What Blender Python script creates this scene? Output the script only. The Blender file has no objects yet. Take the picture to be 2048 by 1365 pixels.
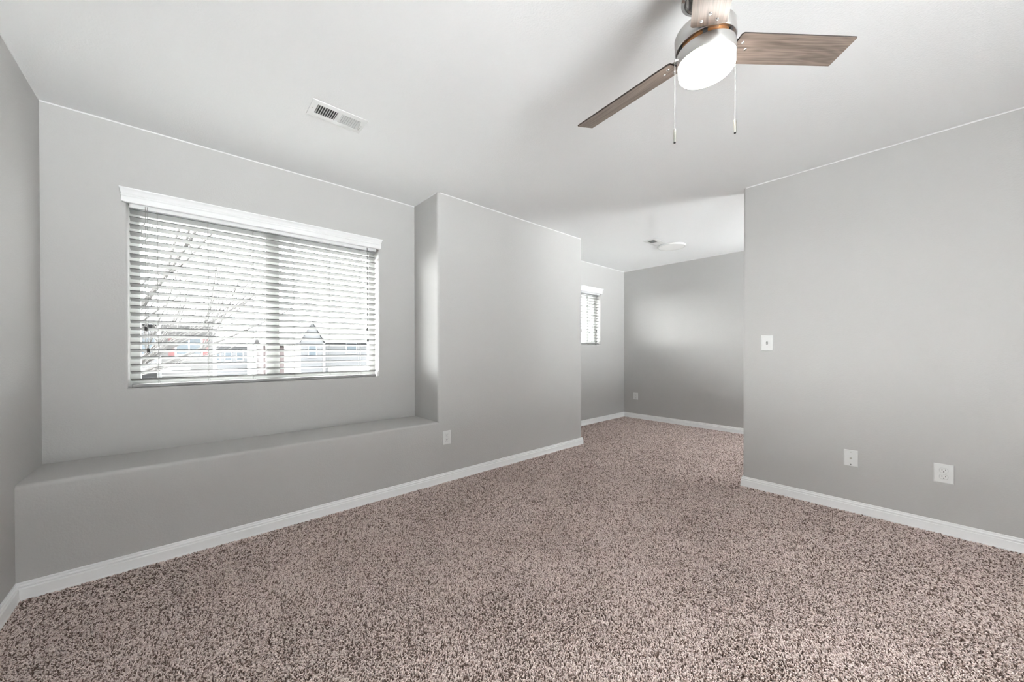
import bpy, bmesh, math, random
import numpy as np
from mathutils import Vector, Matrix

random.seed(7)
S = bpy.context.scene
COL = S.collection

# ------------------------------------------------------------------ camera
CAM_H, YAW, PITCH, ROLL, F_PX, CY = 1.11156, 0.72983, -0.00619, -0.00142, 728.02, 706.5
sy_, cy_ = math.sin(YAW), math.cos(YAW)
fw = Vector((sy_, cy_, 0)); rt = Vector((cy_, -sy_, 0)); up = Vector((0, 0, 1))
fw, up = fw*math.cos(PITCH)+up*math.sin(PITCH), up*math.cos(PITCH)-fw*math.sin(PITCH)
rt, up = rt*math.cos(ROLL)+up*math.sin(ROLL), up*math.cos(ROLL)-rt*math.sin(ROLL)
cam_data = bpy.data.cameras.new('camera')
cam = bpy.data.objects.new('camera', cam_data); COL.objects.link(cam)
M3 = Matrix((rt, up, -fw)).transposed()
cam.matrix_world = Matrix.Translation((0, 0, CAM_H)) @ M3.to_4x4()
cam_data.sensor_width = 36.0
cam_data.lens = F_PX/2048*36.0
cam_data.shift_y = (CY-682.5)/2048
cam_data.clip_start = 0.02; cam_data.clip_end = 300
S.camera = cam

# ------------------------------------------------------------------ room numbers (metres)
H = 2.44
XL, YB, YF, XS, XE = -0.573, 3.098, 2.680, 1.568, 3.515
XR, YR, XA, YA, ZL = 3.413, 0.964, 5.513, 3.324, 0.512
YREAR = -1.75
BB = 0.076
W1 = (-0.257, 1.236, 0.893, 1.992)          # window in the bay: x0 x1 z0 z1
W2 = (3.64, 4.838, 1.200, 2.003)            # window in the alcove
FILL_W3 = (-0.40, 1.10, 0.12, 2.15)               # unseen rear window added behind the camera to fill the room with daylight
FILL_W4 = (4.00, 5.30, 0.20, 2.15)               # unseen window added at the alcove's south end to brighten the alcove
YS = -0.60                                  # alcove's south wall
WT = 0.16                                   # outer wall thickness

# ------------------------------------------------------------------ world, light, exposure
SKY_FRONT, SKY_REAR, SKY_REAR_TOP = 7.5, 2.5, 30.0    # overcast sky: pale in front, brighter high up behind the house
SUN = 105.0
world = bpy.data.worlds.new('overcast_sky'); S.world = world
world.use_nodes = True
wn = world.node_tree.nodes; wl = world.node_tree.links
bg = wn['Background']
tc_ = wn.new('ShaderNodeTexCoord'); sx_ = wn.new('ShaderNodeSeparateXYZ')
wl.new(tc_.outputs['Generated'], sx_.inputs[0])


def sky_ramp(axis, f0, f1, t0, t1):
    n = wn.new('ShaderNodeMapRange'); n.interpolation_type = 'SMOOTHSTEP'
    n.inputs['From Min'].default_value = f0; n.inputs['From Max'].default_value = f1
    for k, v in (('To Min', t0), ('To Max', t1)):
        if isinstance(v, float):
            n.inputs[k].default_value = v
        else:
            wl.new(v, n.inputs[k])
    wl.new(sx_.outputs[axis], n.inputs['Value'])
    return n.outputs['Result']


rear_ = sky_ramp('Z', 0.35, 0.7, SKY_REAR, SKY_REAR_TOP)
wl.new(sky_ramp('Y', -0.12, -0.42, SKY_FRONT, rear_), bg.inputs[1])
bg.inputs[0].default_value = (0.95, 0.975, 1.0, 1)
if SUN > 0:
    sl = bpy.data.lights.new('veiled_sun', 'SUN'); sl.energy = SUN; sl.angle = math.radians(115)
    so = bpy.data.objects.new('veiled_sun', sl); COL.objects.link(so)
    so.rotation_euler = Vector((0.62, -0.85, -0.30)).to_track_quat('-Z', 'Y').to_euler()
S.view_settings.view_transform = 'Standard'
S.view_settings.look = 'None'
S.view_settings.gamma = 1.0
S.view_settings.use_curve_mapping = False
S.view_settings.exposure = 0.58
S.display_settings.display_device = 'sRGB'
cy = S.cycles
cy.use_denoising = True
cy.max_bounces = 14; cy.diffuse_bounces = 10; cy.glossy_bounces = 6
cy.transparent_max_bounces = 16; cy.transmission_bounces = 8
cy.caustics_reflective = False; cy.caustics_refractive = False
cy.sample_clamp_indirect = 12.0
LAMP = 18.0                                  # strength of the fan lamp's lens


def portal(name, x, y, z, sx, sz, rot):
    l = bpy.data.lights.new(name, 'AREA'); l.shape = 'RECTANGLE'; l.size = sx; l.size_y = sz
    l.cycles.is_portal = True
    o = bpy.data.objects.new(name, l); COL.objects.link(o)
    o.location = (x, y, z); o.rotation_euler = rot


def window_portal(name, w, y, flip=False):
    # area lights shine along -Z: turn them so that they look into the room
    portal(name, (w[0]+w[1])/2, y, (w[2]+w[3])/2, w[1]-w[0], w[3]-w[2],
           (math.radians(90 if flip else -90), 0, 0))


window_portal('window_daylight', W1, YB+WT+0.02)
window_portal('window_daylight', W2, YA+WT+0.02)
window_portal('window_daylight', FILL_W3, YREAR-WT-0.02, True)
window_portal('window_daylight', FILL_W4, YS-WT-0.02, True)


# ------------------------------------------------------------------ materials
def mat(name, col, rough=0.6, metal=0.0, spec=0.5, bump=None, **kw):
    m = bpy.data.materials.new(name); m.use_nodes = True
    nt = m.node_tree; b = nt.nodes['Principled BSDF']
    b.inputs['Base Color'].default_value = (*col, 1)
    b.inputs['Roughness'].default_value = rough
    b.inputs['Metallic'].default_value = metal
    b.inputs['Specular IOR Level'].default_value = spec
    for k, v in kw.items():
        b.inputs[k].default_value = v
    if bump:
        scale, strength, dist = bump
        tc = nt.nodes.new('ShaderNodeTexCoord')
        n = nt.nodes.new('ShaderNodeTexNoise'); n.inputs['Scale'].default_value = scale
        n.inputs['Detail'].default_value = 3
        bp = nt.nodes.new('ShaderNodeBump'); bp.inputs['Strength'].default_value = strength
        bp.inputs['Distance'].default_value = dist
        nt.links.new(tc.outputs['Object'], n.inputs['Vector'])
        nt.links.new(n.outputs['Fac'], bp.inputs['Height'])
        nt.links.new(bp.outputs['Normal'], b.inputs['Normal'])
    return m


def srgb(r, g, b):
    f = lambda c: (c/255/12.92) if c/255 <= 0.04045 else ((c/255+0.055)/1.055)**2.4
    return (f(r), f(g), f(b))


M = {}
M['wall'] = mat('wall_paint', (0.462, 0.455, 0.446), 0.75, spec=0.25, bump=(120, 0.24, 0.004))
M['ceiling'] = mat('ceiling_paint', (0.865, 0.87, 0.872), 0.9, spec=0.1, bump=(130, 0.28, 0.004))
M['trim'] = mat('white_trim_paint', (0.84, 0.845, 0.845), 0.4)
M['plastic'] = mat('white_plastic', (0.70, 0.70, 0.69), 0.35)
M['vinyl'] = mat('white_vinyl', (0.46, 0.47, 0.455), 0.4)
M['dark'] = mat('dark_slot', (0.02, 0.02, 0.02), 0.7)
M['duct'] = mat('dark_duct_metal', (0.04, 0.04, 0.04), 0.8)
M['steel'] = mat('zinc_steel', (0.45, 0.44, 0.40), 0.35, 1.0)
M['chrome'] = mat('chrome', (0.85, 0.85, 0.85), 0.12, 1.0)
M['cord'] = mat('grey_cord', (0.22, 0.22, 0.21), 0.8)
M['tassel'] = mat('dark_tassel', (0.045, 0.04, 0.04), 0.5)
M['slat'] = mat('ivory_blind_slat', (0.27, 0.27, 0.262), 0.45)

M['slat_edge_shade'] = mat('shaded_slat_edge', (0.10, 0.10, 0.097), 0.6)  # backlit shade of the slats' room edge, put into the colour

M['opal'] = mat('opal_diffuser', (0.88, 0.88, 0.87), 0.5)


def nickel_mat():
    m = mat('brushed_nickel', (0.50, 0.49, 0.475), 0.36, 1.0)
    nt = m.node_tree; b = nt.nodes['Principled BSDF']
    b.inputs['Anisotropic'].default_value = 0.5
    return m


M['nickel'] = nickel_mat()
M['darknickel'] = mat('dark_nickel', (0.30, 0.29, 0.28), 0.25, 1.0)
M['copper'] = mat('amber_motor_winding', (0.30, 0.135, 0.05), 0.35, 0.6)


def wood_mat(name, c0, c1, rough=0.45):
    m = bpy.data.materials.new(name); m.use_nodes = True
    nt = m.node_tree; N = nt.nodes; L = nt.links; b = N['Principled BSDF']
    tc = N.new('ShaderNodeTexCoord'); mp = N.new('ShaderNodeMapping')
    mp.inputs['Scale'].default_value = (1.6, 16, 16)
    L.new(tc.outputs['Object'], mp.inputs['Vector'])
    n1 = N.new('ShaderNodeTexNoise'); n1.inputs['Scale'].default_value = 1.6; n1.inputs['Detail'].default_value = 3
    n1.inputs['Distortion'].default_value = 0.6
    L.new(mp.outputs['Vector'], n1.inputs['Vector'])
    w = N.new('ShaderNodeMath'); w.operation = 'MULTIPLY'; w.inputs[1].default_value = 34
    L.new(n1.outputs['Fac'], w.inputs[0])
    s = N.new('ShaderNodeMath'); s.operation = 'SINE'; L.new(w.outputs[0], s.inputs[0])
    mp2 = N.new('ShaderNodeMapping'); mp2.inputs['Scale'].default_value = (6, 260, 260)
    L.new(tc.outputs['Object'], mp2.inputs['Vector'])
    n2 = N.new('ShaderNodeTexNoise'); n2.inputs['Scale'].default_value = 1.0; n2.inputs['Detail'].default_value = 2
    L.new(mp2.outputs['Vector'], n2.inputs['Vector'])
    a = N.new('ShaderNodeMath'); a.operation = 'MULTIPLY_ADD'; a.inputs[1].default_value = 0.11
    L.new(s.outputs[0], a.inputs[0]); L.new(n2.outputs['Fac'], a.inputs[2])
    r = N.new('ShaderNodeValToRGB')
    r.color_ramp.elements[0].position = 0.22; r.color_ramp.elements[0].color = (*c0, 1)
    r.color_ramp.elements[1].position = 0.75; r.color_ramp.elements[1].color = (*c1, 1)
    L.new(a.outputs[0], r.inputs['Fac']); L.new(r.outputs['Color'], b.inputs['Base Color'])
    b.inputs['Roughness'].default_value = rough
    return m


M['blade'] = wood_mat('grey_oak_blade', (0.105, 0.078, 0.062), (0.255, 0.200, 0.165), 0.38)
M['blade_edge'] = mat('dark_blade_edge', (0.035, 0.026, 0.022), 0.5)


def emit_mat(name, col, s):
    m = bpy.data.materials.new(name); m.use_nodes = True
    nt = m.node_tree; b = nt.nodes['Principled BSDF']
    b.inputs['Base Color'].default_value = (0.9, 0.9, 0.9, 1)
    b.inputs['Emission Color'].default_value = (*col, 1)
    b.inputs['Emission Strength'].default_value = s
    b.inputs['Roughness'].default_value = 0.3
    return m


M['lens'] = emit_mat('lit_opal_lens', (1.0, 0.965, 0.92), LAMP)


def glass_mat():
    m = bpy.data.materials.new('window_glass'); m.use_nodes = True
    nt = m.node_tree; N = nt.nodes; N.clear()
    o = N.new('ShaderNodeOutputMaterial'); t = N.new('ShaderNodeBsdfTransparent')
    t.inputs[0].default_value = (0.93, 0.95, 0.94, 1)
    g = N.new('ShaderNodeBsdfGlossy'); g.inputs['Roughness'].default_value = 0.02
    mx = N.new('ShaderNodeMixShader'); mx.inputs[0].default_value = 0.06
    nt.links.new(t.outputs[0], mx.inputs[1]); nt.links.new(g.outputs[0], mx.inputs[2])
    nt.links.new(mx.outputs[0], o.inputs[0])
    return m


M['glass'] = glass_mat()


def carpet_mat():
    m = bpy.data.materials.new('carpet_backing'); m.use_nodes = True
    nt = m.node_tree; b = nt.nodes['Principled BSDF']
    b.inputs['Base Color'].default_value = (*srgb(96, 78, 71), 1)
    b.inputs['Roughness'].default_value = 0.95
    b.inputs['Specular IOR Level'].default_value = 0.1
    return m


M['carpet'] = carpet_mat()


# ------------------------------------------------------------------ mesh helpers
def link(name, bm, m, parent=None, smooth=False, loc=None):
    me = bpy.data.meshes.new(name); bm.normal_update(); bm.to_mesh(me); bm.free()
    mats = m if isinstance(m, (list, tuple)) else [m]
    for x in mats:
        me.materials.append(x)
    if smooth:
        for p in me.polygons:
            p.use_smooth = True
        try:
            me.set_sharp_from_angle(angle=math.radians(35))
        except Exception:
            pass
    o = bpy.data.objects.new(name, me); COL.objects.link(o)
    if parent is not None:
        o.parent = parent
    if loc is not None:
        o.location = loc
    return o


def bx(bm, x0, x1, y0, y1, z0, z1, mi=0, bev=0.0):
    r = bmesh.ops.create_cube(bm, size=1.0)
    vs = r['verts']
    for v in vs:
        v.co = Vector(((x0+x1)/2+v.co.x*(x1-x0), (y0+y1)/2+v.co.y*(y1-y0), (z0+z1)/2+v.co.z*(z1-z0)))
    fs = set(f for v in vs for f in v.link_faces)
    for f in fs:
        f.material_index = mi
    if bev > 0:
        es = list(set(e for f in fs for e in f.edges))
        bmesh.ops.bevel(bm, geom=es, offset=bev, segments=2, affect='EDGES', profile=0.5)
    return vs


def lathe(bm, prof, seg=48, mi=0, cx=0, cy=0, cap=True):
    rings = []
    for r, z in prof:
        if r < 1e-6:
            rings.append([bm.verts.new((cx, cy, z))])
        else:
            rings.append([bm.verts.new((cx+r*math.cos(2*math.pi*i/seg), cy+r*math.sin(2*math.pi*i/seg), z)) for i in range(seg)])
    for a, b in zip(rings, rings[1:]):
        for i in range(seg):
            j = (i+1) % seg
            if len(a) == 1 and len(b) == 1:
                continue
            if len(a) == 1:
                f = bm.faces.new((a[0], b[j], b[i]))
            elif len(b) == 1:
                f = bm.faces.new((a[i], a[j], b[0]))
            else:
                f = bm.faces.new((a[i], a[j], b[j], b[i]))
            f.material_index = mi
    if cap:
        for rg, rev in ((rings[0], True), (rings[-1], False)):
            if len(rg) > 1:
                f = bm.faces.new(rg[::-1] if rev else rg); f.material_index = mi


def tube(bm, pts, rad, seg=6, mi=0, cap=True):
    pts = [Vector(p) for p in pts]
    rads = rad if isinstance(rad, (list, tuple)) else [rad]*len(pts)
    rings = []
    for i, p in enumerate(pts):
        d = (pts[min(i+1, len(pts)-1)]-pts[max(i-1, 0)]).normalized()
        a = d.orthogonal().normalized() if i == 0 else (prev - d*prev.dot(d)).normalized()
        prev = a; b = d.cross(a)
        rings.append([bm.verts.new(p+(a*math.cos(2*math.pi*k/seg)+b*math.sin(2*math.pi*k/seg))*rads[i]) for k in range(seg)])
    for r0, r1 in zip(rings, rings[1:]):
        for k in range(seg):
            f = bm.faces.new((r0[k], r0[(k+1) % seg], r1[(k+1) % seg], r1[k])); f.material_index = mi
    if cap:
        bm.faces.new(rings[0][::-1]).material_index = mi
        bm.faces.new(rings[-1]).material_index = mi


def sweep_profile(bm, prof, path, mi=0, caps=True):
    """prof: (out, z) pairs; path: (x, y, nx, ny) points, (nx, ny) is the out direction times its mitre length."""
    rings = []
    for x, y, nx, ny in path:
        rings.append([bm.verts.new((x+nx*o, y+ny*o, z)) for o, z in prof])
    n = len(prof)
    for a, b in zip(rings, rings[1:]):
        for i in range(n):
            j = (i+1) % n
            bm.faces.new((a[i], b[i], b[j], a[j])).material_index = mi
    if caps:
        bm.faces.new(rings[0]); bm.faces.new(rings[-1][::-1])
    bmesh.ops.recalc_face_normals(bm, faces=bm.faces)


def thing(name, label, cat, loc=(0, 0, 0), rot=(0, 0, 0), group=None):
    o = bpy.data.objects.new(name, None); COL.objects.link(o)
    o.empty_display_size = 0.1
    o.location = loc; o.rotation_euler = rot
    o['label'] = label; o['category'] = cat
    if group:
        o['group'] = group
    return o


def tag(o, label, cat, group=None):
    o['label'] = label; o['category'] = cat
    if group:
        o['group'] = group
    return o


def structure(o):
    o['kind'] = 'structure'
    return o


def bevel_where(bm, test, off, seg=5):
    es = [e for e in bm.edges if test(e)]
    bmesh.ops.bevel(bm, geom=es, offset=off, segments=seg, affect='EDGES', profile=0.5)


def near(a, b):
    return abs(a-b) < 1e-4


# ------------------------------------------------------------------ the shell
def wall_with_window(name, x0, x1, y0, y1, w, z1=H, round_face=None):
    """slab x0..x1, y0..y1, 0..z1 with an opening w; the opening's edges on face y=round_face are bullnosed"""
    bm = bmesh.new()
    xs = [x0, w[0], w[1], x1]; zs = [0, w[2], w[3], z1]
    V = {}
    for yi, y in enumerate((y0, y1)):
        for i, x in enumerate(xs):
            for k, z in enumerate(zs):
                V[yi, i, k] = bm.verts.new((x, y, z))
    for yi in (0, 1):
        for i in range(3):
            for k in range(3):
                if (i, k) == (1, 1):
                    continue
                q = [V[yi, i, k], V[yi, i+1, k], V[yi, i+1, k+1], V[yi, i, k+1]]
                bm.faces.new(q if yi == 0 else q[::-1])
    def strip(idx):
        for (a, b) in zip(idx, idx[1:]):
            bm.faces.new((V[(0,)+a], V[(1,)+a], V[(1,)+b], V[(0,)+b]))
    strip([(1, 1), (1, 2), (2, 2), (2, 1), (1, 1)])
    per = [(0, 0), (1, 0), (2, 0), (3, 0), (3, 1), (3, 2), (3, 3), (2, 3), (1, 3), (0, 3), (0, 2), (0, 1), (0, 0)]
    strip(per)
    bmesh.ops.recalc_face_normals(bm, faces=bm.faces)
    if round_face is not None:
        def t(e):
            a, b = e.verts
            if not (near(a.co.y, round_face) and near(b.co.y, round_face)):
                return False
            inx = lambda v: w[0]-1e-4 <= v.co.x <= w[1]+1e-4 and w[2]-1e-4 <= v.co.z <= w[3]+1e-4
            return inx(a) and inx(b)
        bevel_where(bm, t, 0.012, 4)
    return structure(link(name, bm, M['wall'], smooth=True))


wall_with_window('wall_bay', XL-0.12, XS, YB, YB+WT, W1, round_face=YB)
wall_with_window('wall_alcove', XE, XA+0.12, YA, YA+WT, W2, round_face=YA)
wall_with_window('wall_rear', XL-0.12, XR, YREAR-WT, YREAR, FILL_W3)

# front wall beside the bay together with the low ledge wall under it: one continuous plastered body
bm = bmesh.new()
poly = [(XL, 0), (XE, 0), (XE, H), (XS, H), (XS, ZL), (XL, ZL)]
f0 = [bm.verts.new((x, YF, z)) for x, z in poly]
f1 = [bm.verts.new((x, YB, z)) for x, z in poly]
bm.faces.new(f0); bm.faces.new(f1[::-1])
for i in range(6):
    j = (i+1) % 6
    bm.faces.new((f0[j], f0[i], f1[i], f1[j]))
bmesh.ops.recalc_face_normals(bm, faces=bm.faces)


def front_edge(e):
    a, b = e.verts
    if not (near(a.co.y, YF) and near(b.co.y, YF)):
        return False
    if near(a.co.z, ZL) and near(b.co.z, ZL):
        return True
    if near(a.co.x, b.co.x) and (near(a.co.x, XS) or near(a.co.x, XE)):
        return True
    return False


bevel_where(bm, front_edge, 0.022, 6)
bx(bm, XS, XE, YB, YA+WT, 0, H)
structure(link('wall_front', bm, M['wall'], smooth=True))

bm = bmesh.new(); bx(bm, XL-0.12, XL, YREAR, YB, 0, H)
structure(link('wall_left', bm, M['wall']))

wall_with_window('wall_alcove_south', XR+0.125, XA, YS-WT, YS, FILL_W4)

bm = bmesh.new(); bx(bm, XR, XR+0.125, YREAR-WT, YR, 0, H)
bevel_where(bm, lambda e: all(near(v.co.x, XR) and near(v.co.y, YR) for v in e.verts), 0.018, 6)
structure(link('wall_right', bm, M['wall'], smooth=True))

bm = bmesh.new(); bx(bm, XA, XA+0.12, YREAR-WT, YA, 0, H)
structure(link('wall_alcove_end', bm, M['wall']))

bm = bmesh.new(); bx(bm, XL-0.12, XA+0.12, YREAR-WT, YA+WT, H, H+0.15)
structure(link('ceiling', bm, M['ceiling']))

bm = bmesh.new(); bx(bm, XL-0.12, XA+0.12, YREAR-WT, YA+WT, -0.15, -0.010)
structure(link('floor', bm, M['carpet']))

# ------------------------------------------------------------------ carpet pile: short curled yarn tufts over the floor
def pile_mat():
    m = bpy.data.materials.new('taupe_yarn'); m.use_nodes = True
    nt = m.node_tree; N = nt.nodes; L = nt.links; b = N['Principled BSDF']
    h = N.new('ShaderNodeHairInfo')
    r = N.new('ShaderNodeValToRGB'); e = r.color_ramp.elements
    e[0].position = 0.0; e[0].color = (*PILE[0], 1)
    e[1].position = 1.0; e[1].color = (*PILE[2], 1)
    q = r.color_ramp.elements.new(0.38); q.color = (*PILE[1], 1)
    q = r.color_ramp.elements.new(0.20); q.color = (*[c*1.25 for c in PILE[0]], 1)
    L.new(h.outputs['Random'], r.inputs['Fac'])
    L.new(r.outputs['Color'], b.inputs['Base Color'])
    b.inputs['Roughness'].default_value = 0.85
    b.inputs['Specular IOR Level'].default_value = 0.15
    return m


PILE = [(0.140, 0.095, 0.078), (0.575, 0.462, 0.420), (0.80, 0.682, 0.640)]
M['pile'] = pile_mat()


def carpet_pile():
    rg = np.random.default_rng(3)
    P = []
    def patch(x0, x1, y0, y1, d, rmin, rmax):
        xs = np.arange(x0+d*0.3, x1-d*0.2, d); ys = np.arange(y0+d*0.3, y1-d*0.2, d)
        X, Y = np.meshgrid(xs, ys)
        X = X.ravel()+rg.uniform(-.5, .5, X.size)*d; Y = Y.ravel()+rg.uniform(-.5, .5, Y.size)*d
        X = np.clip(X, x0+0.001, x1-0.001); Y = np.clip(Y, y0+0.001, y1-0.001)
        D = np.hypot(X, Y); k = (D >= rmin) & (D < rmax)
        P.append(np.stack([X[k], Y[k], np.full(k.sum(), d)], 1))
    bb = 0.012
    for (d, r0, r1) in ((0.0048, 0, 2.4), (0.0058, 2.4, 3.4), (0.0072, 3.4, 9)):
        patch(XL+bb, XR-bb, -0.95, YF-bb, d, r0, r1)
        patch(XR-bb, XA-bb, YR+bb, YF-bb, d, r0, r1)
        patch(XE+bb, XA-bb, YF-bb, YA-bb, d, r0, r1)
        patch(XR+0.14, XA-bb, 0.3, YR+bb, d*1.3, r0, r1)
    P = np.concatenate(P); n = len(P)
    X, Y, D = P.T
    # pile laid one way or the other by the vacuum cleaner, in soft-edged lanes, plus foot-scuffed patches
    def wob(a, b, c):
        return np.sin(a*X+b*Y+c)
    lane = np.where(X < 3.3, wob(6.0, 9.5, 0.7)+0.8*wob(-2.3, 3.1, 2.0), wob(-3.0, 15.0, 1.0)+0.5*wob(1.2, 2.7, 0.4))
    patchy = 0.6*wob(4.1, -6.7, 1.1)+0.6*wob(9.0, 3.3, 4.0)+0.5*wob(-13.0, 8.0, 2.2)+0.4*wob(17.0, 11.0, 0.3)
    lean = np.clip(lean_gain*(lane*0.7+patchy*1.1), -1, 1)
    dirx, diry = 0.80, 0.60
    k = D/0.0058
    hgt = rg.uniform(0.0075, 0.0115, n)
    a = rg.uniform(0, 2*np.pi, n); mag = rg.uniform(0.2, 1.0, n)*0.0060*k
    lx = lean*0.0042*dirx*k; ly = lean*0.0042*diry*k
    a2 = a+rg.uniform(-1.9, 1.9, n); m2 = rg.uniform(0.4, 1.0, n)*0.0065*k
    pts = np.zeros((n, 4, 3), np.float32)
    pts[:, 0] = np.stack([X, Y, np.full(n, -0.010)], 1)
    pts[:, 1] = np.stack([X+0.35*mag*np.cos(a)+0.2*lx, Y+0.35*mag*np.sin(a)+0.2*ly, hgt*0.5-0.010], 1)
    pts[:, 2] = np.stack([X+mag*np.cos(a)+0.7*lx, Y+mag*np.sin(a)+0.7*ly, hgt*0.92-0.010], 1)
    pts[:, 3] = np.stack([X+mag*np.cos(a)+lx+m2*np.cos(a2), Y+mag*np.sin(a)+ly+m2*np.sin(a2), hgt*rg.uniform(0.72, 1.08, n)-0.010], 1)
    lim = 0.004
    main = X < XR
    pts[..., 0] = np.maximum(pts[..., 0], XL+lim)
    hc = bpy.data.hair_curves.new('carpet_pile')
    hc.add_curves([4]*n)
    hc.points.foreach_set('position', pts.reshape(-1))
    rad = np.empty((n, 4), np.float32); rad[:] = (0.0014, 0.0018, 0.0019, 0.0014)
    rad *= k[:, None]*rg.uniform(0.85, 1.2, n)[:, None]
    hc.points.foreach_set('radius', rad.reshape(-1))
    hc.materials.append(M['pile'])
    o = bpy.data.objects.new('carpet_pile', hc); COL.objects.link(o)
    o['kind'] = 'stuff'
    tag(o, 'taupe cut pile carpet covering the whole floor', 'carpet')
    return n


lean_gain = 0.9
S.cycles_curves.shape = 'RIBBONS'
S.cycles_curves.subdivisions = 2
print('tufts', carpet_pile())

# thin painted line where ceiling paint laps onto the wall tops
LAP = [(0.0, H-0.007), (0.0012, H-0.007), (0.0012, H), (0.0, H)]


def run(name, prof, path, m, smooth=False):
    bm = bmesh.new(); sweep_profile(bm, prof, path)
    return structure(link(name, bm, m, smooth=smooth))


M['lap'] = mat('ceiling_paint_lap', (0.72, 0.72, 0.72), 0.8, spec=0.1)
run('trim_1', LAP, [(XR, YREAR, -1, 0), (XR, YR-0.018, -1, 0)], M['lap'])
run('trim_2', LAP, [(XL, YREAR, 1, 0), (XL, YB, 1, -1), (XS, YB, -1, -1), (XS, YF+0.022, -1, 0)], M['lap'])
run('trim_3', LAP, [(XS+0.022, YF, 0, -1), (XE-0.022, YF, 0, -1)], M['lap'])
run('trim_4', LAP, [(XE, YA, 0, -1), (XA, YA, -1, -1), (XA, YS, -1, 0)], M['lap'])

# baseboards: flat face, a bead and a groove near the top, small cove
BASE = [(0, -0.010), (0.0150, -0.010), (0.0150, 0.004), (0.0135, 0.007), (0.0130, 0.010), (0.0120, BB*0.62), (0.0075, BB*0.66), (0.0070, BB*0.71),
        (0.0105, BB*0.745), (0.0105, BB*0.80), (0.0060, BB*0.86), (0.0055, BB*0.90), (0.0065, BB*0.94), (0.0050, BB), (0, BB)]
run('baseboard_left', BASE, [(XL, YREAR, 1, 0), (XL, YF, 1, -1)], M['trim'], True)
run('baseboard_front', BASE, [(XL, YF, 1, -1), (XE, YF, 1, -1), (XE, YA, 1, -1)], M['trim'], True)
run('baseboard_alcove', BASE, [(XE, YA, 1, -1), (XA, YA, -1, -1), (XA, YS, -1, 0)], M['trim'], True)
run('baseboard_right', BASE, [(XR+0.125, YR, 1, 1), (XR, YR, -1, 1), (XR, YREAR, -1, 0)], M['trim'], True)


# ------------------------------------------------------------------ windows
def window(n, w, y_out, mull, label=None):
    root = bpy.data.objects.new('window_%d' % n, None); COL.objects.link(root)
    root.location = ((w[0]+w[1])/2, y_out, w[2]); structure(root)
    ox, oy, oz = root.location
    y0, y1 = YB*0-0.062, -0.012
    bm = bmesh.new(); t = 0.048
    X0, X1, Z0, Z1 = w[0]-ox, w[1]-ox, 0, w[3]-w[2]
    for a in ((X0, X0+t, Z0, Z1), (X1-t, X1, Z0, Z1), (X0+t, X1-t, Z0, Z0+t), (X0+t, X1-t, Z1-t, Z1)):
        bx(bm, a[0], a[1], y0, y1, a[2], a[3])
    link('window_frame', bm, M['vinyl'], root)
    if mull:
        m0, m1 = mull[0]-ox, mull[1]-ox
        bm = bmesh.new()
        bx(bm, m0, m0+(m1-m0)*0.55, y0-0.004, y1-0.02, Z0+t, Z1-t)
        bx(bm, m0+(m1-m0)*0.35, m1, y0+0.02, y1, Z0+t, Z1-t)
        link('meeting_rail', bm, M['vinyl'], root)
        panes = ((X0+t, m0+0.004, -0.040), (m1-0.004, X1-t, -0.026))
    else:
        panes = ((X0+t, X1-t, -0.034),)
    for a, b, yy in panes:
        bm = bmesh.new()
        vs = [bm.verts.new(p) for p in ((a, yy, Z0+t), (b, yy, Z0+t), (b, yy, Z1-t), (a, yy, Z1-t))]
        bm.faces.new(vs)
        link('pane', bm, M['glass'], root)
    return root


window(1, W1, YB+WT, (0.438, 0.524))
window(2, W2, YA+WT, (4.60, 4.68))
window(3, FILL_W3, YREAR, None)  # added out of view, lets fill light in from the rear
window(4, FILL_W4, YS, None)  # also added out of view, its daylight lifts the alcove


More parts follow.
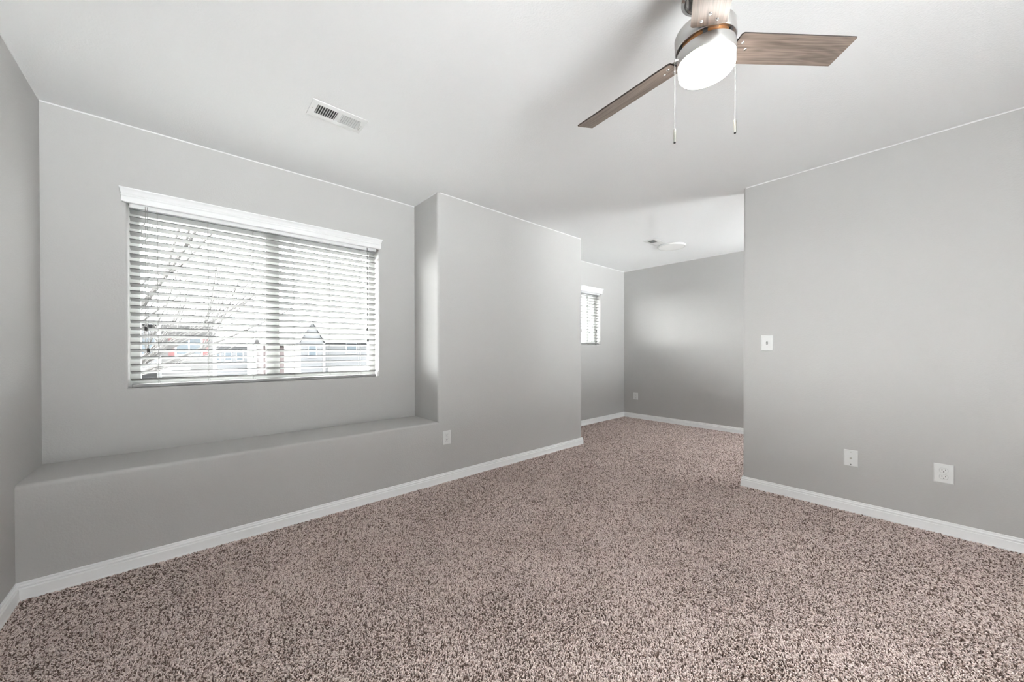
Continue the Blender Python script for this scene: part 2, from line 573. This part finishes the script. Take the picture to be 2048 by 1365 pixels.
# ------------------------------------------------------------------ blinds
def blind(label, w, yw, ladders, slat_top, slat_n, pitch, cords, tilt_deg=15):
    """yw: wall face; the blind hangs inside the opening, its valance stands before the wall"""
    root = thing('window_blind', label, 'window blind', ((w[0]+w[1])/2, yw, w[3]))
    ox, oy, oz = root.location
    x0, x1 = w[0]+0.010-ox, w[1]-0.018-ox
    # crown-shaped valance with returns
    bm = bmesh.new()
    vz0, vz1 = -0.010, 0.068
    prof = [(0.0, vz0), (0.026, vz0), (0.028, vz0+0.004), (0.028, vz0+0.030), (0.031, vz0+0.034), (0.031, vz0+0.040), (0.028, vz0+0.043),
            (0.032, vz0+0.048), (0.034, vz0+0.054), (0.040, vz0+0.066), (0.046, vz0+0.072), (0.047, vz1), (0.0, vz1)]
    a, b = w[0]-0.010-ox, w[1]+0.0-ox
    sweep_profile(bm, prof, [(a, 0, -0.35, -1), (b, 0, 0.35, -1)])
    link('valance', bm, M['trim'], root, True)
    bm = bmesh.new(); bx(bm, x0, x1, 0.008, 0.062, -0.030, -0.002)
    link('headrail', bm, M['trim'], root)
    # slats: gently crowned strips, their room edge raised
    tl = math.radians(tilt_deg); W = 0.0505; yc = 0.040
    bm = bmesh.new()
    ns = 6
    for k in range(slat_n):
        zedge = slat_top-oz-k*pitch
        zc = zedge-W/2*math.sin(tl)
        top, bot = [], []
        for i in range(ns+1):
            u = (i/ns-0.5)*W; h = 0.0022*(1-(2*i/ns-1)**2)
            yy = yc+u*math.cos(tl); zz = zc-u*math.sin(tl)+h
            top.append((yy, zz+0.0020)); bot.append((yy, zz-0.0020))
        ring = top+bot[::-1]
        A = [bm.verts.new((x0, y, z)) for y, z in ring]; B = [bm.verts.new((x1, y, z)) for y, z in ring]
        n = len(ring)
        for i in range(n):
            j = (i+1) % n
            f = bm.faces.new((A[i], A[j], B[j], B[i]))
            if i == n-1:                    # the slat's room edge, coloured dark as if backlit
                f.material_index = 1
        bm.faces.new(A[::-1]); bm.faces.new(B)
    bmesh.ops.recalc_face_normals(bm, faces=bm.faces)
    link('slats', bm, [M['slat'], M['slat_edge_shade']], root)
    zlast = slat_top-oz-(slat_n-1)*pitch
    zb = zlast-pitch*0.98
    bm = bmesh.new(); bx(bm, x0+0.004, x1-0.002, yc-0.026, yc+0.026, zb-0.009, zb+0.009, bev=0.004)
    rail = link('bottom_rail', bm, M['slat'], root)
    for lx in ladders:
        bm = bmesh.new()
        bx(bm, lx-ox-0.006, lx-ox+0.006, yc-0.012, yc+0.012, zb-0.013, zb-0.009)
        link('rail_button', bm, M['cord'], rail)
    # ladder cords: a front and a back string with a slack kink above the bottom rail, plus rungs
    for lx in ladders:
        bm = bmesh.new(); x = lx-ox
        yf = yc-W/2*math.cos(tl)-0.0016; ybk = yc+W/2*math.cos(tl)+0.0016
        pts = []
        rng = random.Random(int(lx*1000)+5)
        z = -0.03
        while z > zlast:
            pts.append((x+rng.uniform(-0.0012, 0.0012), yf, z)); z -= pitch
        pts += [(x+0.002, yf, zlast-0.006), (x+0.008, yf-0.001, zlast-0.022), (x+0.007, yf, zb+0.008)]
        tube(bm, pts, 0.0008, 5)
        tube(bm, [(x, ybk, -0.03), (x, ybk, zb+0.006)], 0.0008, 5)
        tube(bm, [(x, yf, zlast+0.002), (x-0.002, yf, zlast-0.02), (x+0.001, yf, zb+0.008)], 0.0008, 5)
        for k in range(slat_n):
            zedge = slat_top-oz-k*pitch
            tube(bm, [(x, yf, zedge-0.003), (x, ybk, zedge-0.003-W*math.sin(tl))], 0.0005, 4)
        link('ladder_cord', bm, M['cord'], root)
    for cx, zend, dark in cords:
        bm = bmesh.new(); x = cx-ox; yk = yc-W/2-0.010
        tube(bm, [(x, yk, -0.012), (x+0.001, yk, (zend-oz)*0.5), (x, yk, zend-oz)], 0.0011 if not dark else 0.0016, 6)
        cd = link('pull_cord', bm, M['cord'] if not dark else M['tassel'], root)
        bm = bmesh.new()
        lathe(bm, [(0.002, 0.013), (0.0055, 0.012), (0.0068, 0.006), (0.0072, -0.008), (0.0062, -0.014), (0.002, -0.015)], 14, cx=x, cy=yk)
        bmesh.ops.translate(bm, vec=(0, 0, zend-oz-0.004), verts=bm.verts)
        link('tassel', bm, M['tassel'], cd, True)
    return root


blind('wide white horizontal blind with open slats over the ledge in the bay', W1, YB,
      (-0.128, 0.110, 0.353, 0.601, 0.848, 1.086), 1.954, 24, 0.0438,
      ((-0.180, 1.252, False), (-0.171, 1.122, False), (1.138, 1.300, True), (1.143, 1.205, True)))
blind('narrow white horizontal blind partly hidden behind the wall corner of the alcove', W2, YA,
      (3.76, 4.14, 4.573, 4.76), 1.962, 17, 0.0438,
      ((4.353, 1.41, False), (4.735, 1.419, False)), 12)


# ------------------------------------------------------------------ ceiling fan
FC = Vector((1.3182, 0.4873, 2.1412)); TX, TY = 0.0752, -0.022
BL_TH, BL_TAU, BL_W, BL_R = -0.6005, -0.2122, 0.1045, 0.533
# the fan hangs slightly out of plumb on its ball joint
ez = Vector((-TX, -TY, 1)).normalized(); ex = Vector((1, 0, TX)).normalized(); ey = ez.cross(ex).normalized()
FR = Matrix((ex, ey, ez)).transposed().to_4x4()
fan = thing('ceiling_fan', 'three-blade brushed nickel ceiling fan with grey wood blades and lit round light', 'ceiling fan')
fan.matrix_world = Matrix.Translation(FC) @ FR
FI = fan.matrix_world.inverted()

# ceiling canopy stays plumb under the ceiling; the rod runs down to the motor
axis_top = FC + ez*((H-FC.z)/ez.z)
bm = bmesh.new()
cz = [(0.066, H), (0.066, 2.318), (0.064, 2.306), (0.060, 2.299), (0.055, 2.297), (0.051, 2.301), (0.051, 2.335), (0.012, 2.345), (0.012, H)]
cc = FC + ez*((2.30-FC.z)/ez.z)
lathe(bm, cz, 56, cx=cc.x, cy=cc.y, cap=False)
bmesh.ops.transform(bm, matrix=FI, verts=bm.verts)
link('canopy', bm, M['darknickel'], fan, True)
bm = bmesh.new(); lathe(bm, [(0.0565, 2.2965), (0.0670, 2.2995), (0.0670, 2.306), (0.0565, 2.306)], 56, cx=cc.x, cy=cc.y, cap=False)
bmesh.ops.transform(bm, matrix=FI, verts=bm.verts)
link('canopy_rim', bm, M['chrome'], fan, True)
bm = bmesh.new(); lathe(bm, [(0.013, 0.05), (0.013, 0.20)], 24); link('downrod', bm, M['nickel'], fan, True)
bm = bmesh.new()
lathe(bm, [(0.0, 0.060), (0.030, 0.060), (0.080, 0.058), (0.090, 0.053), (0.0935, 0.046), (0.0935, 0.006), (0.0915, 0.003), (0.078, 0.003), (0.0, 0.004)], 72)
link('motor_housing', bm, M['nickel'], fan, True)
bm = bmesh.new(); lathe(bm, [(0.0, 0.004), (0.083, 0.004), (0.083, -0.011), (0.0, -0.011)], 64)
motor = link('motor', bm, M['copper'], fan, True)
for k in range(6):
    a = 2*math.pi*k/6+0.35
    bm = bmesh.new(); bx(bm, 0.080, 0.0865, -0.007, 0.007, -0.010, 0.003)
    bmesh.ops.rotate(bm, cent=(0, 0, 0), matrix=Matrix.Rotation(a, 3, 'Z'), verts=bm.verts)
    link('motor_rib', bm, M['dark'], motor)
bm = bmesh.new()
lathe(bm, [(0.0, -0.010), (0.080, -0.010), (0.0900, -0.012), (0.0905, -0.015), (0.0905, -0.046), (0.0890, -0.0485), (0.0, -0.0485)], 72)
kit = link('light_kit_ring', bm, M['nickel'], fan, True)
bm = bmesh.new()
lathe(bm, [(0.0, -0.047), (0.0865, -0.047), (0.0868, -0.070), (0.0850, -0.080), (0.0800, -0.0865), (0.070, -0.090), (0.040, -0.0925), (0.0, -0.093)], 72)
link('light_lens', bm, M['lens'], fan, True)


def blade_mesh():
    bm = bmesh.new()
    r0, r1, w, t, c = 0.100, BL_R, BL_W/2, 0.0055, 0.010
    out = []
    for (cx_, cy_2, a0) in ((r1-0.003, w-0.003, 0), (r0+c, w-c, 90), (r0+c, -w+c, 180), (r1-0.003, -w+0.003, 270)):
        rr = 0.003 if a0 in (0, 270) else c
        for k in range(5):
            a = math.radians(a0+90*k/4)
            out.append((cx_+rr*math.cos(a), cy_2+rr*math.sin(a)))
    lo = [bm.verts.new((x, y, -t/2)) for x, y in out]; hi = [bm.verts.new((x, y, t/2)) for x, y in out]
    bm.faces.new(hi); bm.faces.new(lo[::-1])
    n = len(out)
    for i in range(n):
        j = (i+1) % n
        bm.faces.new((lo[i], lo[j], hi[j], hi[i])).material_index = 1
    return bm


def screw_mesh(r=0.0055):
    bm = bmesh.new()
    lathe(bm, [(r, 0), (r*0.97, -0.0012), (r*0.75, -0.0026), (r*0.35, -0.0034), (0, -0.0036)], 16)
    return bm


blade0 = None
screws0 = []
for k in range(3):
    R = Matrix.Rotation(BL_TH+k*2*math.pi/3, 4, 'Z') @ Matrix.Rotation(BL_TAU, 4, 'X')
    if blade0 is None:
        b = blade0 = link('fan_blade', blade_mesh(), [M['blade'], M['blade_edge']], fan)
        for sx, sy in ((0.122, 0.022), (0.122, -0.022), (0.148, 0.0)):
            s = link('blade_screw', screw_mesh(), M['chrome'], b, True); s.location = (sx, sy, -0.00275); screws0.append(s)
        bm = bmesh.new(); bx(bm, 0.074, 0.165, -0.030, 0.030, 0.0028, 0.0058, bev=0.001)
        arm0 = link('blade_bracket', bm, M['nickel'], b)
    else:
        b = blade0.copy(); COL.objects.link(b); b.parent = fan
        for s in screws0+[arm0]:
            q = s.copy(); COL.objects.link(q); q.parent = b
    b.matrix_local = R

# two bead chains hanging plumb from the light kit
side = Vector((cy_, -sy_, 0))
for sgn, off, z0, zf0, zf1 in ((-1, 0.1035, 2.097, 1.866, 1.819), (1, 0.1015, 2.118, 1.899, 1.852)):
    p = FC+side*sgn*off
    bm = bmesh.new()
    kit_pt = FC+side*sgn*0.089; kit_pt.z = z0+0.004
    tube(bm, [FI @ Vector((kit_pt.x, kit_pt.y, kit_pt.z)), FI @ Vector((p.x, p.y, z0))], 0.0028, 8)
    z = z0
    while z > zf0:
        m4 = Matrix.Translation(FI @ Vector((p.x, p.y, z)))
        bmesh.ops.create_icosphere(bm, subdivisions=1, radius=0.0012, matrix=m4)
        z -= 0.0036
    tube(bm, [FI @ Vector((p.x, p.y, z0)), FI @ Vector((p.x, p.y, zf0))], 0.0006, 5)
    ch = link('pull_chain', bm, M['nickel'], fan, True)
    bm = bmesh.new()
    lathe(bm, [(0.0012, zf0), (0.0035, zf0-0.003), (0.0046, zf0-0.010), (0.0048, zf0-0.030), (0.0040, zf1+0.004), (0.0034, zf1), (0.0, zf1)], 16, cx=p.x, cy=p.y)
    bmesh.ops.transform(bm, matrix=FI, verts=bm.verts)
    fob = link('chain_fob', bm, M['steel'], ch, True)
    bm = bmesh.new()
    lathe(bm, [(0.0036, zf1+0.001), (0.0036, zf1-0.002), (0.0, zf1-0.002)], 12, cx=p.x, cy=p.y)
    bmesh.ops.transform(bm, matrix=FI, verts=bm.verts)
    link('fob_tip', bm, M['dark'], fob, True)


# ------------------------------------------------------------------ ceiling vents and disc light
def vent(label, cx, cy_, sx, sy, n, rotz, lever=True):
    root = thing('ceiling_vent', label, 'ceiling vent', (cx, cy_, H), (0, 0, rotz))
    hx, hy = sx/2, sy/2; ox, oy = hx-0.030, hy-0.034
    bm = bmesh.new()
    # stamped face plate with two louvre openings
    t = 0.006; mid = 0.010
    for a in ((-hx, -ox, -hy, hy), (ox, hx, -hy, hy), (-ox, ox, -hy, -oy), (-ox, ox, oy, hy), (-mid, mid, -oy, oy)):
        bx(bm, a[0], a[1], a[2], a[3], -t, -0.0025)
    link('face_plate', bm, M['plastic'], root)
    bm = bmesh.new(); bx(bm, -ox, ox, -oy, oy, -0.0014, -0.0004)
    link('duct_opening', bm, M['duct'], root)
    for s in (-1, 1):
        bm = bmesh.new()
        L = ox-mid
        for i in range(n):
            x = mid+(i+0.5)*L/n
            # louvre blades lean away from the middle on both sides
            p = [(x-0.0042, -0.0010), (x-0.0034, -0.0010), (x+0.0036, -0.0074), (x+0.0028, -0.0074)]
            q = [(s*a, b) for a, b in p]
            A = [bm.verts.new((u, -oy, v)) for u, v in q]; B = [bm.verts.new((u, oy, v)) for u, v in q]
            for i0, i1 in ((0, 1), (1, 2), (2, 3), (3, 0)):
                bm.faces.new((A[i0], A[i1], B[i1], B[i0]))
        bmesh.ops.recalc_face_normals(bm, faces=bm.faces)
        link('louvre_blades', bm, M['plastic'], root)
    for s in (-1, 1):
        bm = bmesh.new(); lathe(bm, [(0.0035, -t), (0.003, -t-0.0015), (0, -t-0.002)], 12, cx=s*(hx-0.014))
        link('plate_screw', bm, M['steel'], root, True)
    if lever:
        bm = bmesh.new()
        tube(bm, [(ox+0.003, -oy*0.5, -t-0.001), (ox+0.003, oy*0.4, -t-0.006), (ox+0.009, oy*0.75, -t-0.008), (ox+0.012, oy*0.2, -t-0.006)], 0.0013, 6)
        link('damper_lever', bm, M['steel'], root, True)
    return root


vent('white rectangular ceiling vent with louvres near the bay window', 0.646, 2.198, 0.285, 0.158, 9, 0.0)
vent('small white ceiling vent beside the disc light in the alcove', 4.283, 2.160, 0.285, 0.150, 9, 0.0, False)

root = thing('ceiling_light', 'flat round white disc light on the alcove ceiling', 'ceiling light', (4.578, 2.090, H))
bm = bmesh.new()
lathe(bm, [(0.0, 0.0), (0.150, 0.0), (0.163, -0.004), (0.166, -0.012), (0.163, -0.022), (0.154, -0.027), (0.150, -0.026)], 72, cap=False)
link('trim_ring', bm, M['plastic'], root, True)
bm = bmesh.new(); lathe(bm, [(0.150, -0.0245), (0.120, -0.027), (0.0, -0.028)], 72, cap=False)
link('diffuser', bm, M['opal'], root, True)


# ------------------------------------------------------------------ outlets, switch, cable jack
def plate_root(name, label, cat, pos, face, group=None):
    # local x runs along the wall, local -y points into the room
    rot = {'-y': 0, '-x': math.radians(-90)}[face]
    return thing(name, label, cat, pos, (0, 0, rot), group)


def plate_mesh(w, h, t=0.0055):
    bm = bmesh.new()
    a, b = (w/2, h/2), (w/2-0.004, h/2-0.004)
    lo = [bm.verts.new((x, 0, z)) for x, z in ((-a[0], -a[1]), (a[0], -a[1]), (a[0], a[1]), (-a[0], a[1]))]
    m1 = [bm.verts.new((x, -t*0.55, z)) for x, z in ((-a[0], -a[1]), (a[0], -a[1]), (a[0], a[1]), (-a[0], a[1]))]
    hi = [bm.verts.new((x, -t, z)) for x, z in ((-b[0], -b[1]), (b[0], -b[1]), (b[0], b[1]), (-b[0], b[1]))]
    for r0, r1 in ((lo, m1), (m1, hi)):
        for i in range(4):
            j = (i+1) % 4
            bm.faces.new((r0[i], r0[j], r1[j], r1[i]))
    bm.faces.new(hi); bm.faces.new(lo[::-1])
    bmesh.ops.recalc_face_normals(bm, faces=bm.faces)
    return bm


M['seam'] = mat('seam_shadow_grey', (0.30, 0.30, 0.30), 0.7)


def outlet(label, pos, face, w=0.078, h=0.116):
    r = plate_root('wall_outlet', label, 'wall outlet', pos, face)
    link('cover_plate', plate_mesh(w, h), M['plastic'], r)
    for s in (1, -1):
        zc = s*0.0195
        # receptacle face: round with flattened top and bottom, with a seam around it
        def outline(k):
            pts = []
            for i in range(32):
                a = 2*math.pi*i/32
                pts.append((0.0172*k*math.cos(a), max(-0.0138*k, min(0.0138*k, 0.0172*k*math.sin(a)))))
            return pts
        bm = bmesh.new()
        A = [bm.verts.new((x, -0.0050, zc+z)) for x, z in outline(1)]; B = [bm.verts.new((x, -0.0070, zc+z)) for x, z in outline(0.98)]
        for i in range(32):
            bm.faces.new((A[i], A[(i+1) % 32], B[(i+1) % 32], B[i]))
        bm.faces.new(B)
        bmesh.ops.recalc_face_normals(bm, faces=bm.faces)
        rec = link('receptacle', bm, M['plastic'], r)
        bm = bmesh.new()
        A = [bm.verts.new((x, -0.00565, zc+z)) for x, z in outline(1.0)]; B = [bm.verts.new((x, -0.00565, zc+z)) for x, z in outline(1.055)]
        for i in range(32):
            bm.faces.new((A[i], A[(i+1) % 32], B[(i+1) % 32], B[i]))
        link('seam', bm, M['seam'], rec)
        bm = bmesh.new(); bx(bm, -0.0075, -0.0055, -0.0073, -0.0068, zc-0.001, zc+0.008); bx(bm, 0.0057, 0.0073, -0.0073, -0.0068, zc+0.0, zc+0.007)
        link('blade_slots', bm, M['dark'], rec)
        bm = bmesh.new()
        pts = [(0.0026*math.cos(math.radians(a)), 0.0026*math.sin(math.radians(a))) for a in range(0, 181, 20)]+[(-0.0026, -0.0022), (0.0026, -0.0022)]
        f = [bm.verts.new((x, -0.0072, zc-0.0075+z)) for x, z in pts]; bm.faces.new(f[::-1])
        link('ground_hole', bm, M['dark'], rec)
    bm = bmesh.new(); lathe(bm, [(0.0028, 0), (0.0024, -0.001), (0, -0.0013)], 14)
    bmesh.ops.rotate(bm, cent=(0, 0, 0), matrix=Matrix.Rotation(math.radians(-90), 3, 'X'), verts=bm.verts)
    for v in bm.verts:
        v.co.y = -abs(v.co.y)-0.0053
    link('plate_screw', bm, M['plastic'], r, True)
    return r


outlet('small white wall outlet on the front wall just right of the ledge', (1.648, YF, 0.373), '-y')
outlet('white wall outlet on the right wall nearest the camera', (XR, -0.1025, 0.364), '-x', 0.079, 0.115)
outlet('tiny far white wall outlet on the alcove end wall', (XA, 3.107, 0.360), '-x', 0.080, 0.112)

r = plate_root('light_switch', 'white toggle light switch on the right wall near its corner', 'light switch', (XR, 0.798, 1.1695), '-x')
link('cover_plate', plate_mesh(0.080, 0.122), M['plastic'], r)
bm = bmesh.new(); bx(bm, -0.0052, 0.0052, -0.0062, -0.0050, -0.012, 0.012)
link('toggle_slot', bm, M['seam'], r)
bm = bmesh.new(); bx(bm, -0.0042, 0.0042, -0.017, -0.005, -0.004, 0.006, bev=0.001)
bmesh.ops.rotate(bm, cent=(0, -0.005, 0), matrix=Matrix.Rotation(math.radians(25), 3, 'X'), verts=bm.verts)
link('toggle', bm, M['plastic'], r)


def y_screw(parent, x, z, m, rad=0.003, y=-0.0053):
    bm = bmesh.new(); lathe(bm, [(rad, 0), (rad*0.85, 0.0011), (0, 0.0014)], 14)
    bmesh.ops.rotate(bm, cent=(0, 0, 0), matrix=Matrix.Rotation(math.radians(90), 3, 'X'), verts=bm.verts)
    bmesh.ops.translate(bm, vec=(x, y, z), verts=bm.verts)
    return link('plate_screw', bm, m, parent, True)


y_screw(r, 0, 0.030, M['plastic']); y_screw(r, 0, -0.030, M['plastic'])

r = plate_root('cable_jack', 'white cable jack plate with metal connector low on the right wall', 'wall plate', (XR, 0.310, 0.3675), '-x')
link('cover_plate', plate_mesh(0.072, 0.112), M['plastic'], r)
bm = bmesh.new()
lathe(bm, [(0.0, 0), (0.0065, 0), (0.0065, 0.003), (0.0046, 0.003), (0.0046, 0.0115), (0.0036, 0.0120), (0.0, 0.0115)], 6, cap=False)
bmesh.ops.rotate(bm, cent=(0, 0, 0), matrix=Matrix.Rotation(math.radians(90), 3, 'X'), verts=bm.verts)
bmesh.ops.translate(bm, vec=(0, -0.0053, 0), verts=bm.verts)
link('connector', bm, M['steel'], r)
y_screw(r, 0, 0.042, M['steel']); y_screw(r, 0, -0.042, M['dark'])


# ------------------------------------------------------------------ outdoors
GZ = -3.0
M['bounce_ground'] = mat('pale_bounce_ground', (0.84, 0.85, 0.86), 0.9)  # unseen ground behind the house, made pale to bounce daylight onto the ceiling
M['siding'] = mat('pale_siding', (0.072, 0.070, 0.067), 0.8)
M['siding2'] = mat('grey_siding', (0.078, 0.079, 0.081), 0.8)
M['brick'] = mat('dull_red_brick', (0.060, 0.046, 0.045), 0.85)
M['roof'] = mat('grey_shingle', (0.17, 0.17, 0.172), 0.9)
M['housetrim'] = mat('white_house_trim', (0.40, 0.40, 0.40), 0.7)
M['shutter'] = mat('red_shutter', (0.085, 0.018, 0.018), 0.7)
M['houseglass'] = mat('house_window_glass', (0.055, 0.066, 0.074), 0.5, spec=0.2)
M['bark'] = mat('grey_bark', (0.048, 0.045, 0.042), 0.9)

M['street'] = mat('wet_street_and_lawn', (0.045, 0.045, 0.045), 0.9)
for y0_, y1_, mm in ((0.5, 140, 'street'), (-80, 0.5, 'bounce_ground')):
    bm = bmesh.new()
    vs = [bm.verts.new(p) for p in ((-90, y0_, GZ), (120, y0_, GZ), (120, y1_, GZ), (-90, y1_, GZ))]
    bm.faces.new(vs)
    structure(link('ground', bm, M[mm]))


def gable_roof(bm, x0, x1, y0, y1, z0, z1, over=0.3, along='x'):
    t = 0.18
    if along == 'x':
        ym = (y0+y1)/2
        P = [(y0-over, z0), (ym, z1), (y1+over, z0)]
        A = [bm.verts.new((x0-over, y, z)) for y, z in P]+[bm.verts.new((x0-over, y, z+t)) for y, z in P]
        B = [bm.verts.new((x1+over, y, z)) for y, z in P]+[bm.verts.new((x1+over, y, z+t)) for y, z in P]
    else:
        xm = (x0+x1)/2
        P = [(x0-over, z0), (xm, z1), (x1+over, z0)]
        A = [bm.verts.new((x, y0-over, z)) for x, z in P]+[bm.verts.new((x, y0-over, z+t)) for x, z in P]
        B = [bm.verts.new((x, y1+over, z)) for x, z in P]+[bm.verts.new((x, y1+over, z+t)) for x, z in P]
    for a, b in ((0, 1), (1, 2), (2, 5), (5, 4), (4, 3), (3, 0)):
        bm.faces.new((A[a], A[b], B[b], B[a]))
    for q in ((0, 1, 4, 3), (1, 2, 5, 4)):
        bm.faces.new([A[i] for i in q]); bm.faces.new([B[i] for i in q[::-1]])
    bmesh.ops.recalc_face_normals(bm, faces=bm.faces)


def body(name, root, x0, x1, y0, y1, z0, z1, m):
    bm = bmesh.new(); bx(bm, x0, x1, y0, y1, z0, z1)
    return link(name, bm, m, root)


def gable_body(root, x0, x1, y0, y1, z0, z1, zt, m):
    bm = bmesh.new()
    P = [(x0, z0), (x1, z0), (x1, z1), ((x0+x1)/2, zt), (x0, z1)]
    A = [bm.verts.new((x, y0, z)) for x, z in P]; B = [bm.verts.new((x, y1, z)) for x, z in P]
    bm.faces.new(A); bm.faces.new(B[::-1])
    for i in range(5):
        j = (i+1) % 5
        bm.faces.new((A[i], A[j], B[j], B[i]))
    bmesh.ops.recalc_face_normals(bm, faces=bm.faces)
    return link('house_wall', bm, m, root)


def house_window(root, x0, x1, y, z0, z1, mull=True, shutters=0.0):
    t = 0.09
    f = body('house_window', root, x0-t, x1+t, y-0.06, y+0.02, z0-t*1.6, z1+t, M['housetrim'])
    xm = (x0+x1)/2
    spans = ((x0, xm-t/2), (xm+t/2, x1)) if mull else ((x0, x1),)
    for a, b in spans:
        body('house_pane', f, a, b, y-0.08, y-0.055, z0, z1, M['houseglass'])
    if shutters:
        for a, b in ((x0-t-shutters, x0-t), (x1+t, x1+t+shutters)):
            body('shutter', root, a, b, y-0.06, y+0.02, z0-0.1, z1+0.06, M['shutter'])


# house with red shutters across the street
hA = thing('house', 'pale house with red window shutters across the street', 'house', (0, 36, GZ))
def rel(o, *v):
    return v
bodyA = [(-1.40, 1.56, 0.0, 8.0, 0, 6.05)]
body('house_wall', hA, -1.45, 1.55, 0, 8, 0, 6.0, M['siding'])
body('house_wall', hA, -9.0, -1.45, -0.8, 8, 0, 5.7, M['siding2'])
body('corner_board', hA, 1.50, 1.72, -0.06, 0.2, 0, 6.0, M['housetrim'])
body('corner_board', hA, -1.52, -1.32, -0.9, 0.0, 0, 6.0, M['housetrim'])
house_window(hA, -0.53, 0.82, 0, 3.89, 5.02, True, 0.34)
house_window(hA, -2.28, -1.62, -0.8, 3.93, 5.02, False)
bm = bmesh.new(); gable_roof(bm, -9.0, 1.55, -0.8, 8, 5.95, 8.1, 0.2)
link('roof', bm, M['roof'], hA)
bm = bmesh.new(); bx(bm, -9.2, 0.2, -3.2, -0.8, 2.75, 2.95)
link('porch_roof', bm, M['housetrim'], hA)

# gabled grey house to the right
hB = thing('house', 'grey gabled house with white trim seen in the right window half', 'house', (0, 45, GZ))
gable_body(hB, 9.3, 11.6, 0, 9, 0, 5.1, 7.3, M['siding2'])
bm = bmesh.new(); gable_roof(bm, 9.3, 11.6, 0, 9, 5.0, 7.35, 0.16, 'y'); link('roof', bm, M['roof'], hB)
body('house_wall', hB, 11.6, 18.5, 1.0, 9, 0, 5.2, M['siding2'])
bm = bmesh.new(); gable_roof(bm, 11.6, 18.5, 1.0, 9, 5.1, 7.3, 0.4, 'x'); link('roof', bm, M['housetrim'], hB)
body('corner_board', hB, 11.5, 11.75, -0.06, 0.2, 0, 5.0, M['housetrim'])
house_window(hB, 14.4, 15.5, 1.0, 3.9, 5.0, False)
house_window(hB, 10.1, 10.8, 0, 3.5, 4.7, False)
body('garage_door', hB, 12.4, 17.5, 0.95, 1.05, 0.2, 2.3, M['housetrim'])

# low red-brown house further off and a pale row house
hC = thing('house', 'dull red brick house far off behind the window meeting rail', 'house', (0, 70, GZ))
body('house_wall', hC, 9.2, 14.1, 0, 8, 0, 5.0, M['brick'])
bm = bmesh.new(); gable_roof(bm, 9.2, 14.1, 0, 8, 5.0, 6.8, 0.4); link('roof', bm, M['housetrim'], hC)
house_window(hC, 13.0, 13.6, 0, 1.0, 2.2, False)
hD = thing('house', 'distant white house between the shuttered house and the brick house', 'house', (0, 75, GZ))
body('house_wall', hD, 2.5, 7.6, 0, 8, 0, 4.9, M['siding2'])
bm = bmesh.new(); gable_roof(bm, 2.5, 7.6, 0, 8, 4.9, 6.3, 0.4); link('roof', bm, M['housetrim'], hD)
for i in range(3):
    house_window(hD, 3.2+i*1.5, 4.0+i*1.5, 0, 2.6, 3.9, False)

# bare tree just outside: limbs fan up and to the right from a trunk hidden left of the window
tree = thing('bare_tree', 'bare leafless tree outside the wide bay window', 'tree', (-1.6, 9.2, GZ))
rng = random.Random(21)


def limb(bm, p, d, length, rad, depth):
    n = 6; pts = [p.copy()]; rads = [rad]
    dd = d.normalized()
    for i in range(n):
        dd = (dd+Vector((rng.uniform(-.13, .13), rng.uniform(-.13, .13), rng.uniform(-.06, .12)))).normalized()
        p = p+dd*(length/n)
        pts.append(p.copy()); rads.append(max(rad*(1-0.72*(i+1)/n), 0.004))
    tube(bm, pts, rads, 6 if depth < 2 else 4)
    if depth < 3:
        m = (7, 6, 4)[depth]
        for i in range(m):
            k = rng.randint(1, n)
            a = (pts[k]-pts[k-1]).normalized()
            sd = Vector((rng.uniform(-1, 1), rng.uniform(-0.7, 0.7), rng.uniform(-0.45, 0.8)))
            nd = (a*0.9+sd*0.75).normalized()
            limb(bm, pts[k], nd, length*rng.uniform(0.38, 0.62), rads[k]*0.6, depth+1)


bm = bmesh.new()
tube(bm, [(0, 0, 0), (0.05, 0, 1.5), (0.0, 0, 2.6), (0.12, 0, 3.6)], [0.19, 0.16, 0.14, 0.11], 10)
link('trunk', bm, M['bark'], tree, True)
for base, d, ln, rd in (((0.10, 0, 3.4), (0.78, -0.05, 1.0), 3.6, 0.075), ((0.05, 0, 3.3), (1.0, -0.1, 0.42), 3.0, 0.05),
                        ((0.06, 0, 3.2), (0.95, 0.15, 0.60), 3.4, 0.035), ((0.1, 0, 3.5), (0.35, 0.1, 1.0), 3.2, 0.06),
                        ((0.0, 0, 3.1), (1.0, -0.2, 0.55), 2.6, 0.035),
                        ((0.08, 0, 3.3), (1.0, 0.05, 0.75), 3.3, 0.05)):
    bm = bmesh.new(); limb(bm, Vector(base), Vector(d), ln, rd, 0)
    link('limb', bm, M['bark'], tree)
